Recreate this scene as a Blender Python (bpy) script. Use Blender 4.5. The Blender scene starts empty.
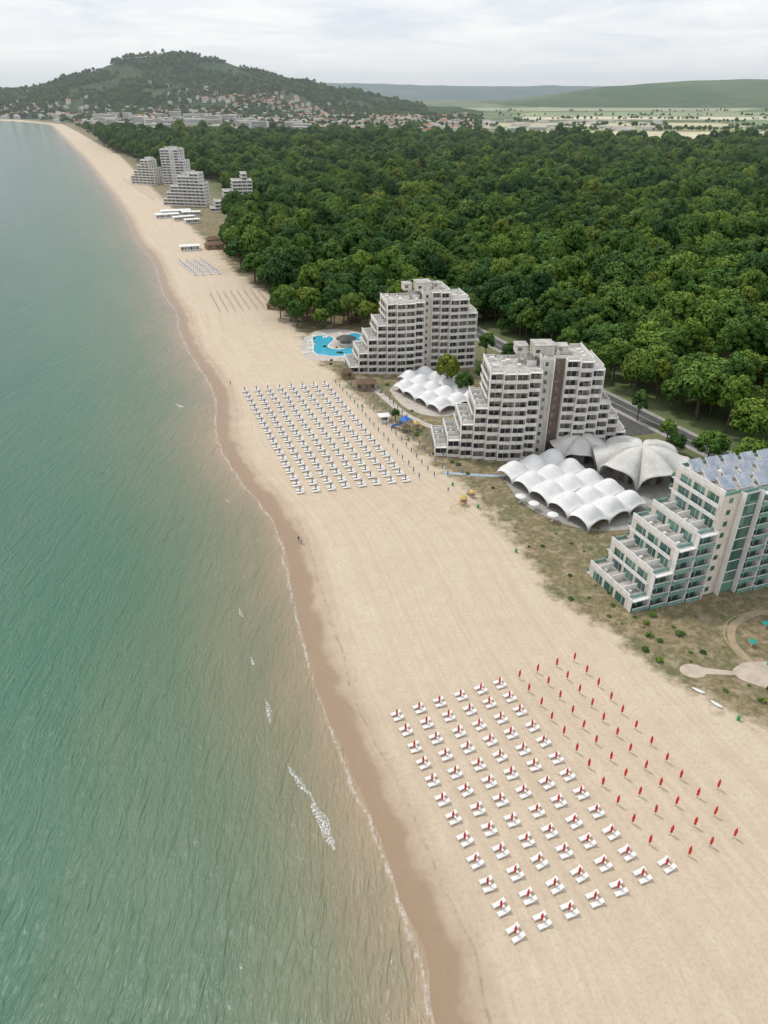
import bpy, math, random
import numpy as np
from mathutils import noise, Vector, Matrix
random.seed(7); rng=np.random.default_rng(7)
sc=bpy.context.scene
sc.view_settings.view_transform='Standard'; sc.view_settings.look='None'
sc.view_settings.exposure=0; sc.view_settings.gamma=1
SEA=-0.5

# ------------------------------------------------------------ node helpers
def mat(name):
    m=bpy.data.materials.new(name); m.use_nodes=True
    nt=m.node_tree; b=nt.nodes['Principled BSDF']
    return m,nt,b
def L(nt,a,b): nt.links.new(a,b)
def ramp(nt,fac,stops,interp='LINEAR'):
    r=nt.nodes.new('ShaderNodeValToRGB'); cr=r.color_ramp; cr.interpolation=interp
    while len(cr.elements)<len(stops): cr.elements.new(0.5)
    for e,(p,c) in zip(cr.elements,stops):
        e.position=p; e.color=(c[0],c[1],c[2],1) if hasattr(c,'__len__') else (c,c,c,1)
    L(nt,fac,r.inputs['Fac']); return r.outputs['Color']
def mathn(nt,op,a,b=None,c=None,clamp=False):
    n=nt.nodes.new('ShaderNodeMath'); n.operation=op; n.use_clamp=clamp
    for i,v in enumerate((a,b,c)):
        if v is None: continue
        if isinstance(v,(int,float)): n.inputs[i].default_value=v
        else: L(nt,v,n.inputs[i])
    return n.outputs[0]
def mix(nt,f,a,b,mode='MIX'):
    n=nt.nodes.new('ShaderNodeMix'); n.data_type='RGBA'; n.blend_type=mode
    for s,v in ((n.inputs[0],f),(n.inputs[6],a),(n.inputs[7],b)):
        if isinstance(v,(int,float)): s.default_value=v
        elif isinstance(v,tuple): s.default_value=(v[0],v[1],v[2],1)
        else: L(nt,v,s)
    return n.outputs[2]
def noi(nt,vec,scale,detail=4,rough=.55,dist=0):
    n=nt.nodes.new('ShaderNodeTexNoise'); n.inputs['Scale'].default_value=scale
    n.inputs['Detail'].default_value=detail; n.inputs['Roughness'].default_value=rough
    n.inputs['Distortion'].default_value=dist
    if vec is not None: L(nt,vec,n.inputs['Vector'])
    return n.outputs['Fac']
def objco(nt,scale=(1,1,1),rot=(0,0,0)):
    t=nt.nodes.new('ShaderNodeTexCoord'); m=nt.nodes.new('ShaderNodeMapping')
    m.inputs['Scale'].default_value=scale; m.inputs['Rotation'].default_value=rot
    L(nt,t.outputs['Object'],m.inputs['Vector']); return m.outputs['Vector']
def bump(nt,b,h,strength,dist,prev=None):
    n=nt.nodes.new('ShaderNodeBump'); n.inputs['Strength'].default_value=strength
    n.inputs['Distance'].default_value=dist; L(nt,h,n.inputs['Height'])
    if prev is not None: L(nt,prev,n.inputs['Normal'])
    if b is not None: L(nt,n.outputs['Normal'],b.inputs['Normal'])
    return n.outputs['Normal']
def attr(nt,name):
    a=nt.nodes.new('ShaderNodeAttribute'); a.attribute_name=name; return a.outputs['Fac']
def plain(name,col,rough=.7,var=.12,scale=1.5,metal=0,spec=.3,stain=0):
    m,nt,b=mat(name); v=objco(nt)
    n=noi(nt,v,scale,5,.6)
    d=tuple(x*(1-var*1.6) for x in col); l=tuple(min(1,x*(1+var)) for x in col)
    c=ramp(nt,n,[(.3,d),(.7,l)])
    if stain:
        v2=objco(nt,(1.4,1.4,.12)); s=ramp(nt,noi(nt,v2,1.2,5,.65),[(.48,0.),(.75,1.)])
        c=mix(nt,mathn(nt,'MULTIPLY',s,stain),c,tuple(x*.45 for x in col))
    L(nt,c,b.inputs['Base Color']); b.inputs['Roughness'].default_value=rough
    b.inputs['Metallic'].default_value=metal; b.inputs['Specular IOR Level'].default_value=spec
    return m

# ------------------------------------------------------------ mesh helpers
def newmesh(name,verts,faces,mats=(),mi=None,smooth=False,link=True,parent=None,loc=None,rotz=0):
    me=bpy.data.meshes.new(name); me.from_pydata([tuple(v) for v in verts],[],[tuple(int(i) for i in f) for f in faces])
    for m in mats: me.materials.append(m)
    if mi is not None: me.polygons.foreach_set('material_index',np.array(mi,dtype=np.int32))
    if smooth: me.polygons.foreach_set('use_smooth',[True]*len(me.polygons))
    me.update()
    o=bpy.data.objects.new(name,me)
    if link: sc.collection.objects.link(o)
    if parent: o.parent=parent
    if loc: o.location=loc
    o.rotation_euler[2]=rotz
    return o
def empty(name,loc=(0,0,0),rotz=0):
    o=bpy.data.objects.new(name,None); sc.collection.objects.link(o); o.location=loc; o.rotation_euler[2]=rotz
    o.empty_display_size=.5; return o
class MB:
    """mesh builder with material slots"""
    def __init__(s): s.v=[];s.f=[];s.m=[]
    def add(s,vs,fs,mi=0):
        o=len(s.v); s.v+= [tuple(v) for v in vs]; s.f+=[tuple(i+o for i in f) for f in fs]; s.m+=[mi]*len(fs)
    def box(s,x0,x1,y0,y1,z0,z1,mi=0):
        s.add([(x0,y0,z0),(x1,y0,z0),(x1,y1,z0),(x0,y1,z0),(x0,y0,z1),(x1,y0,z1),(x1,y1,z1),(x0,y1,z1)],
              [(0,3,2,1),(4,5,6,7),(0,1,5,4),(1,2,6,5),(2,3,7,6),(3,0,4,7)],mi)
    def obox(s,c,ax,ay,az,mi=0):
        c=Vector(c);ax=Vector(ax);ay=Vector(ay);az=Vector(az);vs=[]
        for k in(-1,1):
            for (i,j) in((-1,-1),(1,-1),(1,1),(-1,1)): vs.append(c+ax*i+ay*j+az*k)
        s.add(vs,[(0,3,2,1),(4,5,6,7),(0,1,5,4),(1,2,6,5),(2,3,7,6),(3,0,4,7)],mi)
    def tube(s,p0,p1,r0,r1,n=6,mi=0,cap=True):
        p0=Vector(p0);p1=Vector(p1);d=(p1-p0).normalized()
        a=d.orthogonal().normalized();b=d.cross(a);vs=[]
        for p,r in((p0,r0),(p1,r1)):
            for i in range(n):
                t=2*math.pi*i/n; vs.append(p+a*(math.cos(t)*r)+b*(math.sin(t)*r))
        fs=[(i,(i+1)%n,n+(i+1)%n,n+i) for i in range(n)]
        if cap: fs+=[tuple(range(n-1,-1,-1)),tuple(range(n,2*n))]
        s.add(vs,fs,mi)
    def lathe(s,prof,n=12,c=(0,0),mi=0,wob=None):
        vs=[];fs=[]
        for (r,z) in prof:
            for i in range(n):
                t=2*math.pi*i/n; rr=r*(wob(t,z) if wob else 1); vs.append((c[0]+rr*math.cos(t),c[1]+rr*math.sin(t),z))
        for k in range(len(prof)-1):
            for i in range(n): fs.append((k*n+i,k*n+(i+1)%n,(k+1)*n+(i+1)%n,(k+1)*n+i))
        fs.append(tuple((len(prof)-1)*n+i for i in range(n)))
        s.add(vs,fs,mi)
    def obj(s,name,mats,**k): return newmesh(name,s.v,s.f,mats,s.m,**k)

# ------------------------------------------------------------ camera, light, sky
cd=bpy.data.cameras.new('camera'); cam=bpy.data.objects.new('camera',cd); sc.collection.objects.link(cam)
cam.location=(0,0,100); cam.rotation_euler=(math.radians(59.5),0,0)
cd.sensor_fit='VERTICAL'; cd.sensor_height=24; cd.lens=24*720/1024; cd.clip_end=90000; cd.clip_start=.5
sc.camera=cam
EL=math.radians(56); AZ=math.radians(-46)
sd=bpy.data.lights.new('sun','SUN'); sd.energy=1.9; sd.angle=math.radians(8); sd.color=(1,.955,.88)
sun=bpy.data.objects.new('sun',sd); sc.collection.objects.link(sun)
dv_=Vector((math.sin(AZ)*math.cos(EL),math.cos(AZ)*math.cos(EL),math.sin(EL)))
sun.rotation_euler=dv_.to_track_quat('Z','Y').to_euler(); sun.location=(0,0,300)
w=bpy.data.worlds.new('World'); sc.world=w; w.use_nodes=True; nt=w.node_tree; nt.nodes.clear()
out=nt.nodes.new('ShaderNodeOutputWorld'); sky=nt.nodes.new('ShaderNodeTexSky'); sky.sky_type='NISHITA'
sky.sun_disc=False; sky.sun_elevation=EL; sky.sun_rotation=AZ%(2*math.pi); sky.air_density=1; sky.dust_density=2
b1=nt.nodes.new('ShaderNodeBackground'); b1.inputs[1].default_value=.12; L(nt,sky.outputs[0],b1.inputs[0])
tc=nt.nodes.new('ShaderNodeTexCoord'); sep=nt.nodes.new('ShaderNodeSeparateXYZ'); L(nt,tc.outputs['Generated'],sep.inputs[0])
zz=mathn(nt,'ADD',sep.outputs[2],.10)
cmb=nt.nodes.new('ShaderNodeCombineXYZ'); L(nt,mathn(nt,'DIVIDE',sep.outputs[0],zz),cmb.inputs[0]); L(nt,mathn(nt,'DIVIDE',sep.outputs[1],zz),cmb.inputs[1])
cn=noi(nt,cmb.outputs[0],.9,8,.6,.6)
cc=ramp(nt,cn,[(.34,(.70,.755,.83)),(.5,(.85,.875,.91)),(.62,(.97,.97,.97))])
hz=ramp(nt,sep.outputs[2],[(0.,(1.,1.,1.)),(.07,(0.,0.,0.))])
cc=mix(nt,hz,cc,(.88,.905,.93))
b2=nt.nodes.new('ShaderNodeBackground'); b2.inputs[1].default_value=1.13; L(nt,cc,b2.inputs[0])
ms=nt.nodes.new('ShaderNodeMixShader'); ms.inputs[0].default_value=.88
L(nt,b1.outputs[0],ms.inputs[1]); L(nt,b2.outputs[0],ms.inputs[2]); L(nt,ms.outputs[0],out.inputs[0])
# thin aerial haze over the distant land: one real homogeneous volume
hzm=bpy.data.materials.new('haze'); hzm.use_nodes=True; t_=hzm.node_tree; t_.nodes.clear()
ho=t_.nodes.new('ShaderNodeOutputMaterial'); hv=t_.nodes.new('ShaderNodeVolumePrincipled')
hv.inputs['Color'].default_value=(.88,.95,1,1); hv.inputs['Density'].default_value=6e-5; hv.inputs['Anisotropy'].default_value=.3
t_.links.new(hv.outputs[0],ho.inputs['Volume'])
hb_=MB(); hb_.box(-9000,14000,450,14000,-30,270); hb_.obj('haze',[hzm])

# ------------------------------------------------------------ coast curves (world metres; x as function of y)
SH=[(15,20),(11,32),(6.6,44.7),(5.5,52.3),(2.3,62),(-3.1,77.3),(-8.9,92),(-13.5,105),(-18.3,123),(-22.6,142),(-25.9,156),(-31.9,171),(-42.8,190),(-51.9,209),(-57.3,225),(-59,238),(-63,257),(-73,282),(-86,311),(-100.8,350),(-106,374),(-123,409),(-144,473),(-162,521),(-190,579),(-221,664),(-278,806),(-358,994),(-481,1286),(-638,1639),(-858,2140),(-1073,2627),(-1390,2960),(-2300,3250),(-2900,3500),(-3600,4500),(-4000,8000),(-4000,60000)]
VG=[(92,20),(80,60),(72,88),(70,93),(66,96),(61,102),(55,107),(50,117),(46,124),(40,130),(36,147),(31,166),(27,179),(21,192),(12,207),(5,225),(-5,247),(-15,268),(-30,304),(-40,342),(-52,375),(-68,421),(-89,459),(-117,535),(-145,600),(-186,704),(-280,940),(-457,1386),(-577,1639),(-782,2091),(-1020,2600),(-1340,3000),(-2250,3300),(-2850,3550),(-3600,4600),(-3950,8000),(-3950,60000)]
FR=[(190,20),(175,100),(150,140),(135,165),(122,190),(108,216),(95,247),(82,268),(68,300),(55,334),(44,345),(10,354),(-40,362),(-62,400),(-92,474),(-118,560),(-130,648),(-104,735),(-120,790),(-175,850),(-195,960),(-280,1060),(-352,1199),(-512,1502),(-724,2000),(-900,2300)]
def interp(tab):
    ys=np.array([p[1] for p in tab],float); xs=np.array([p[0] for p in tab],float)
    return lambda y: np.interp(y,ys,xs)
_sx=interp(SH); xv=interp(VG); xf=interp(FR)
def xs(y):
    r=np.maximum(1.5,.03*y); return (_sx(y-r)+_sx(y)+_sx(y+r))/3
ysamp=[18.]
while ysamp[-1]<60000: ysamp.append(ysamp[-1]+max(1.1,ysamp[-1]*.009))
ysamp=np.array(ysamp)
def strip(name,offs,zf,matl,y=ysamp):
    vs=[];D=[];DV=[]
    for yy in y:
        x0=float(xs(yy)); v0=float(xv(yy))
        for o in offs:
            x=x0+o; z=zf(x,yy,o); vs.append((x,yy,z)); D.append(o); DV.append(x-v0)
    n=len(offs); fs=[(r*n+c,r*n+c+1,(r+1)*n+c+1,(r+1)*n+c) for r in range(len(y)-1) for c in range(n-1)]
    o=newmesh(name,vs,fs,[matl],smooth=True)
    for nm,arr in(('d',D),('dv',DV)):
        a=o.data.attributes.new(nm,'FLOAT','POINT'); a.data.foreach_set('value',np.array(arr,dtype=np.float32))
    return o
# --- ground material
m,nt,b=mat('sand_and_grass'); co=objco(nt)
d=attr(nt,'d'); dv=attr(nt,'dv')
n_big=noi(nt,co,.03,5,.6); n_mid=noi(nt,co,.25,6,.65); n_f=noi(nt,co,1.5,6,.78)
sand=ramp(nt,n_big,[(.3,(.55,.45,.335)),(.7,(.625,.525,.40))])
sand=mix(nt,.6,sand,ramp(nt,n_mid,[(.3,(.515,.415,.305)),(.7,(.64,.54,.415))]))
sand=mix(nt,ramp(nt,n_f,[(.49,0.),(.66,.75)]),sand,(.44,.35,.255))
sp=nt.nodes.new('ShaderNodeSeparateXYZ'); L(nt,co,sp.inputs[0])
cx=nt.nodes.new('ShaderNodeCombineXYZ'); L(nt,mathn(nt,'MULTIPLY',d,.9),cx.inputs[0]); L(nt,mathn(nt,'MULTIPLY',sp.outputs[1],.02),cx.inputs[1])
trk=noi(nt,cx.outputs[0],.9,5,.7)
sand=mix(nt,ramp(nt,trk,[(.45,0.),(.60,.42)]),sand,(.47,.37,.27))
dn=mathn(nt,'ADD',d,mathn(nt,'MULTIPLY',mathn(nt,'SUBTRACT',noi(nt,co,.12,4,.6),.5),6.))
wet=ramp(nt,mathn(nt,'DIVIDE',dn,13.),[(.0,1.),(.28,.95),(.38,.5),(.8,0.)])
sand=mix(nt,wet,sand,(.30,.205,.13))
wr=mathn(nt,'ABSOLUTE',mathn(nt,'SUBTRACT',mathn(nt,'ADD',d,mathn(nt,'MULTIPLY',mathn(nt,'SUBTRACT',noi(nt,co,.07,3,.5),.5),4.)),6.6))
wrm=mathn(nt,'MULTIPLY',ramp(nt,wr,[(.0,1.),(.35,0.)]),ramp(nt,noi(nt,co,.6,4,.6),[(.42,0.),(.6,.6)]))
sand=mix(nt,wrm,sand,(.25,.18,.125))
gn=noi(nt,co,.8,6,.7); 
grass=ramp(nt,gn,[(.3,(.10,.092,.045)),(.5,(.20,.165,.09)),(.68,(.32,.25,.155))])
grass=mix(nt,ramp(nt,noi(nt,co,.07,4,.6),[(.46,0.),(.66,.7)]),grass,(.095,.12,.05))
vm=mathn(nt,'ADD',dv,mathn(nt,'MULTIPLY',mathn(nt,'SUBTRACT',noi(nt,co,.16,6,.7),.5),22.))
vmask=ramp(nt,mathn(nt,'ADD',mathn(nt,'DIVIDE',vm,10.),.45),[(.15,0.),(.62,1.)])
bare=ramp(nt,noi(nt,co,.35,5,.65),[(.50,0.),(.64,.6)])
grass=mix(nt,bare,grass,(.41,.325,.225))
col=mix(nt,vmask,sand,grass)
deepf=ramp(nt,mathn(nt,'DIVIDE',dv,100.),[(.45,0.),(1.,1.)])
fld=ramp(nt,noi(nt,co,.0035,4,.6),[(.35,(.05,.09,.03)),(.5,(.11,.15,.06)),(.62,(.22,.23,.11))])
col=mix(nt,deepf,col,fld)
L(nt,col,b.inputs['Base Color'])
L(nt,mathn(nt,'SUBTRACT',.92,mathn(nt,'MULTIPLY',wet,.6)),b.inputs['Roughness']); b.inputs['Specular IOR Level'].default_value=.3
p1=bump(nt,None,n_f,.6,.22); bump(nt,b,n_mid,.4,.5,p1)
gmat=m
def gz(x,y,o):
    if o<10: 
        z=SEA+.05*o
        if y<900 and -10<o<10: z+=.05*noise.noise(Vector((x*.12,y*.12,0)))*(1-abs(o)/10)
        return z
    return 0.
offs=[-60,-25,-12]+[x*.6-8 for x in range(0,31)]+[12,16,22,30,45,70,110,180,300,600,1200,2500,6000,14000,40000]
offs=sorted(set(offs))
strip('beach_ground',offs,gz,gmat)
# --- water
m,nt,b=mat('sea_water'); co=objco(nt); d=attr(nt,'d'); sp=nt.nodes.new('ShaderNodeSeparateXYZ'); L(nt,co,sp.inputs[0])
off=mathn(nt,'MULTIPLY',d,-1.)
cx=nt.nodes.new('ShaderNodeCombineXYZ'); L(nt,mathn(nt,'MULTIPLY',d,.06),cx.inputs[0]); L(nt,mathn(nt,'MULTIPLY',sp.outputs[1],.012),cx.inputs[1])
bar=noi(nt,cx.outputs[0],1.,4,.6)
offn=mathn(nt,'ADD',off,mathn(nt,'MULTIPLY',mathn(nt,'SUBTRACT',bar,.5),mathn(nt,'MINIMUM',off,60.)))
offn=mathn(nt,'ADD',offn,mathn(nt,'MULTIPLY',mathn(nt,'SUBTRACT',noi(nt,co,.15,4,.6),.5),4.))
wc=ramp(nt,mathn(nt,'DIVIDE',offn,200.),[(.0,(.36,.27,.18)),(.02,(.28,.23,.15)),(.06,(.195,.195,.12)),(.13,(.115,.17,.10)),(.25,(.06,.15,.095)),(.5,(.036,.125,.09)),(1.,(.032,.14,.12))])
foam=mathn(nt,'MULTIPLY',ramp(nt,mathn(nt,'ABSOLUTE',mathn(nt,'SUBTRACT',mathn(nt,'ADD',off,mathn(nt,'MULTIPLY',mathn(nt,'SUBTRACT',noi(nt,co,.1,3,.5),.5),4.)),.6)),[(.0,1.),(.5,0.)]),ramp(nt,noi(nt,co,1.2,5,.7),[(.42,0.),(.66,.6)]))
w1=noi(nt,objco(nt,(1,.22,1),(0,0,math.radians(-62))),.50,3,.6,.6)
w2=noi(nt,objco(nt,(1,.4,1),(0,0,math.radians(-42))),1.5,4,.65,.3)
wc=mix(nt,ramp(nt,noi(nt,objco(nt,(1,.25,1),(0,0,math.radians(-62))),.09,5,.65,.8),[(.45,0.),(.7,.3)]),wc,(.10,.155,.095))  # bright wave crests and caustics painted into the water colour as lighter streaks
wc=mix(nt,foam,wc,(.78,.77,.74))
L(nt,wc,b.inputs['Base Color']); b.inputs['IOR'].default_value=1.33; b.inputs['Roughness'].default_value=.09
w3=noi(nt,co,.035,3,.5)
p1=bump(nt,None,w1,1.,.66); p2=bump(nt,None,w2,1.,.30,p1); bump(nt,b,w3,.3,2.,p2)
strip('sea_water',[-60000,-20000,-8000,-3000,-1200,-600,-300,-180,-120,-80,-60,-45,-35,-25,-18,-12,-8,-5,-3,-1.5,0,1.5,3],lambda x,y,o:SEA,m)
# --- breaking wavelets
m,nt,b=mat('foam'); co=objco(nt); b.inputs['Base Color'].default_value=(.82,.84,.83,1); b.inputs['Roughness'].default_value=.6
L(nt,ramp(nt,noi(nt,co,2.6,6,.75),[(.44,0.),(.62,.85)]),b.inputs['Alpha']); foamm=m
def wavelet(pts,wd):
    P=[]
    for i in range(len(pts)-1):
        a=Vector(pts[i]);c=Vector(pts[i+1])
        for k in range(8): P.append(a.lerp(c,k/8))
    P.append(Vector(pts[-1])); vs=[]
    for i,p in enumerate(P):
        t=(P[min(i+1,len(P)-1)]-P[max(i-1,0)]).normalized(); nn=Vector((-t.y,t.x)); f=math.sin(math.pi*(i+.4)/(len(P)+.2))
        ww=wd*f*(1+.6*noise.noise(Vector((i*.7,p.x,0))))
        for s,z in((-1,.0),(-.35,.22*f),(.1,.30*f),(.4,.1),(1.2,.01)):
            q=p+nn*(ww*s+.5*noise.noise(Vector((p.x*.4,p.y*.4,3)))); vs.append((q.x,q.y,SEA+.012+z))
    fs=[(r*5+c,r*5+c+1,r*5+c+6,r*5+c+5) for r in range(len(P)-1) for c in range(4)]
    newmesh('wave_foam',vs,fs,[foamm],smooth=True)
wavelet([(-16.6,85),(-14.6,81.5),(-12,78)],.45); wavelet([(-12,78),(-9.7,73.5),(-7.5,68.5)],.85)
wavelet([(-22.8,100.5),(-20.8,94)],.4); wavelet([(-32.5,128),(-31,125)],.3); wavelet([(-27.4,112),(-26.4,109.5)],.3)
wavelet([(-77,249),(-73,245.5)],.6); wavelet([(-45,178),(-43.4,175.5)],.25)

# ------------------------------------------------------------ sheets: roads, paving, pool, fields
def polysheet(name,pts,z,matl,kerb=0,kmat=None):
    n=len(pts); vs=[(x,y,z) for x,y in pts]; fs=[tuple(range(n))]
    mi=[0]
    if kerb:
        vs+=[(x,y,z-kerb) for x,y in pts]; fs+=[(i,i+n,(i+1)%n+n,(i+1)%n) for i in range(n)]; mi+=[0]*n
    o=newmesh(name,vs,fs,[matl],mi)
    if o.data.polygons[0].normal.z<0: o.data.flip_normals()
    return o
def ribbon(name,pts,width,z,matl):
    vs=[];P=[Vector(p) for p in pts]
    for i,p in enumerate(P):
        t=(P[min(i+1,len(P)-1)]-P[max(i-1,0)]).normalized(); nn=Vector((-t.y,t.x))
        for s in(1,-1): q=p+nn*s*width/2; vs.append((q.x,q.y,z))
    return newmesh(name,vs,[(2*i,2*i+1,2*i+3,2*i+2) for i in range(len(P)-1)],[matl])
def curve(pts,k=8):
    P=[Vector(p) for p in pts]; o=[]
    for i in range(len(P)-1):
        a=P[max(i-1,0)];b_=P[i];c=P[i+1];d_=P[min(i+2,len(P)-1)]
        for j in range(k):
            t=j/k; o.append(tuple(.5*((2*b_)+(c-a)*t+(2*a-5*b_+4*c-d_)*t*t+(3*b_-a-3*c+d_)*t**3)))
    o.append(tuple(P[-1])); return o
asph=plain('asphalt',(.10,.10,.098),.9,.2,.6); pave=plain('pavement',(.36,.34,.31),.85,.15,.5); paint=plain('road_paint',(.7,.7,.68),.7,.1)
conc=plain('pale_concrete',(.50,.455,.40),.85,.15,.4)
rd=curve([(20,420),(36,360),(50,322),(68,285),(84,251),(98,222),(112,193),(128,160),(150,110)])
ribbon('road',rd,7,.03,asph); 
def offs_line(pts,o):
    P=[Vector(p) for p in pts];r=[]
    for i,p in enumerate(P):
        t=(P[min(i+1,len(P)-1)]-P[max(i-1,0)]).normalized(); r.append(tuple(p+Vector((-t.y,t.x))*o))
    return r
ribbon('road_centre_line',rd,.16,.036,paint)
for o in(4.6,-4.6):
    k=ribbon('pavement',offs_line(rd,o),2.,.13,pave)
    md=k.modifiers.new('s','SOLIDIFY'); md.thickness=.13; md.offset=-1
polysheet('hotel_forecourt',[(66,215),(92,222),(86,244),(72,262),(52,262),(50,236)],.02,asph)
polysheet('restaurant_terrace',curve([(36,186),(40,172),(52,161),(66,161),(75,168),(88,178),(92,196),(84,212),(66,212),(50,209),(38,200),(36,186)],5)[:-1],.09,pave,.09)
polysheet('pool_terrace',curve([(-35,303),(-30,297),(-12,297),(-4,306),(-8,330),(-18,342),(-32,340),(-38,320),(-35,303)],5)[:-1],.08,conc,.08)
polysheet('tent_terrace',curve([(2,262),(8,244),(20,236),(34,246),(36,262),(26,282),(10,280),(2,262)],5)[:-1],.08,conc,.08)
m,nt,b=mat('pool_water'); co=objco(nt); L(nt,ramp(nt,noi(nt,co,.5,4),[(.3,(.04,.34,.50)),(.7,(.10,.46,.60))]),b.inputs['Base Color']); b.inputs['Roughness'].default_value=.1
bump(nt,b,noi(nt,co,2,3),.2,.1); poolm=m
for pts in(curve([(-32,318),(-30,306),(-20,302),(-12,306),(-13,316),(-20,312),(-25,316),(-23,328),(-28,333),(-33,330),(-32,318)],6)[:-1],curve([(-20,330),(-12,324),(-9,331),(-14,337),(-20,330)],6)[:-1]):
    polysheet('swimming_pool',pts,.105,poolm)
    rr=ribbon('pool_coping',[*pts,pts[0]],.6,.12,paint)
ribbon('boardwalk',curve([(18,193),(28,191.5),(40,190.5)]),1.6,.06,plain('blue_white_boards',(.38,.45,.52),.7,.3,3))
ribbon('promenade_path',curve([(-6,270),(2,250),(9,236),(22,222),(40,212)]),2.6,.05,conc)
# right hand plaza
cp=[(61.5+2.6*math.cos(t),107.4+2.0*math.sin(t)) for t in np.linspace(.5,5.8,22)]
beig=plain('beige_paving',(.50,.42,.34),.9,.12,.5)
polysheet('concrete_plaza',cp+[(70,106.2),(70,107.2)],.07,beig,.07)
polysheet('concrete_plaza',curve([(69.5,107.8),(70,105),(74.5,102),(78,97),(90,93),(95,104),(84,109),(74,110),(69.5,107.8)],6)[:-1],.075,beig,.075)
yel=plain('yellow_edge',(.38,.32,.17),.7,.1)
ribbon('promenade_path',curve([(74,110),(73,116),(76,122),(84,126),(92,124)]),1.6,.06,plain('ochre_paving',(.36,.28,.19),.85,.15,.6))
ribbon('plaza_edging',curve([(72.8,110),(71.9,117),(75.2,123.2),(84,127.2)]),.25,.08,yel)
# fields far away
F=[((.62,.56,.36),[(300,1740),(1800,1660),(2200,2150),(420,2170)]),((.26,.30,.13),[(200,2180),(1000,2190),(1200,2400),(250,2400)]),
((.55,.50,.32),[(1050,2200),(2400,2200),(2500,2420),(1250,2410)]),((.50,.46,.29),[(250,2420),(1100,2420),(1100,2700),(320,2720)]),
((.19,.26,.11),[(1150,2430),(2700,2430),(3100,2950),(1200,2950)]),((.60,.55,.38),[(500,2980),(2600,2970),(2900,3300),(560,3300)]),
((.25,.31,.15),[(500,3330),(1600,3320),(2100,3900),(700,3900)]),((.57,.52,.36),[(1700,3330),(2900,3400),(3300,3800),(2200,3800)]),
((.30,.34,.2),[(100,4200),(1700,4000),(2200,4800),(200,4800)]),((.55,.51,.38),[(900,4850),(2300,4850),(2800,5600),(1100,5600)]),((.32,.36,.2),[(2400,3850),(4200,3850),(4300,4600),(2400,4600)])]
for i_,(c,p) in enumerate(F): polysheet('crop_field',p,.35+.03*i_,plain('field',c,.95,.18,.004))

# ------------------------------------------------------------ hills
def hillmat(name,c1,c2,c3,sc1):
    m,nt,b=mat(name); co=objco(nt)
    n=noi(nt,co,sc1,8,.68); c=mix(nt,ramp(nt,noi(nt,co,sc1*.15,4),[(.52,0.),(.66,.75)]),ramp(nt,n,[(.35,c1),(.62,c2)]),c3)
    v=nt.nodes.new('ShaderNodeTexVoronoi'); v.inputs['Scale'].default_value=.07; L(nt,co,v.inputs['Vector'])
    c=mix(nt,ramp(nt,v.outputs['Distance'],[(.25,0.),(.8,.5)]),c,tuple(x*.55 for x in c1))
    L(nt,c,b.inputs['Base Color'])
    b.inputs['Roughness'].default_value=1; b.inputs['Specular IOR Level'].default_value=0
    bump(nt,b,noi(nt,co,.03,7,.75),1.,26); return m
HZ={}
def hill(name,crest,yf,yc,yb,step,matl,amp,ny=70):
    X=np.arange(crest[0][0],crest[-1][0]+1,step); cz=np.interp(X,[c[0] for c in crest],[c[1] for c in crest])
    k=np.ones(5)/5; cz=np.convolve(np.pad(cz,2,'edge'),k,'valid')
    Y=np.concatenate([np.linspace(yf,yc,ny),np.linspace(yc,yb,ny//3)[1:]]); vs=[]
    for y in Y:
        if y<=yc: t=(y-yf)/(yc-yf); pr=t*t*(3-2*t)*.75+t*.25
        else: t=(yb-y)/(yb-yc); pr=t*t*(3-2*t)
        for x,z in zip(X,cz):
            n=noise.fractal(Vector((x/420,y/420,1.7)),1,2,6); r=1-abs(noise.noise(Vector((x/330,y/700,5))))*2
            zz=z*pr+amp*(n*1.0-.7*(1-r))*min(1,4*pr)*(.35 if abs(y-yc)<(yc-yf)*.04 else 1)*min(1,z/60)+min(0,(t-.03)*60)
            vs.append((x,y,zz-1))
    n=len(X); fs=[(r*n+c,r*n+c+1,(r+1)*n+c+1,(r+1)*n+c) for r in range(len(Y)-1) for c in range(n-1)]
    o=newmesh(name,vs,fs,[matl],smooth=True); HZ[o.name]=(X,Y,np.array([v[2] for v in vs]).reshape(len(Y),n)); return o
def hz_at(nm,x,y):
    X,Y,Z=HZ[nm]; i=int(np.clip(np.searchsorted(X,x),1,len(X)-1)); j=int(np.clip(np.searchsorted(Y,y),1,len(Y)-1)); return float(Z[j,i])
hm=hillmat('wooded_hill',(.06,.105,.055),(.12,.17,.08),(.23,.23,.12),.012)
H0=hill('hill',[(-3100,0),(-2700,48),(-2500,62),(-2200,74),(-1943,80),(-1791,92),(-1640,116),(-1564,156),(-1488,176),(-1386,204),(-1235,230),(-1108,240),(-956,238),(-855,228),(-729,190),(-577,166),(-374,136),(-197,94),(-46,60),(182,24),(500,0)],3060,4300,5400,16,hm,26,80).name
hb=hillmat('far_ridge',(.14,.205,.20),(.19,.255,.24),(.26,.31,.27),.003)  # aerial haze also put into the ridge's base colours: paler and bluer
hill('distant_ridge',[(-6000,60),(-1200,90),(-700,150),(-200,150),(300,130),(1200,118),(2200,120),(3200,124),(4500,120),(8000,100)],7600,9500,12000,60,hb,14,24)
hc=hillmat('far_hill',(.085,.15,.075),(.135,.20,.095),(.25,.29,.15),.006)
hill('hill',[(800,0),(1100,30),(1330,62),(1650,105),(1900,125),(2300,150),(2700,158),(3300,145),(4500,100),(6000,40)],4700,6200,7800,30,hc,10,50)

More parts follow.
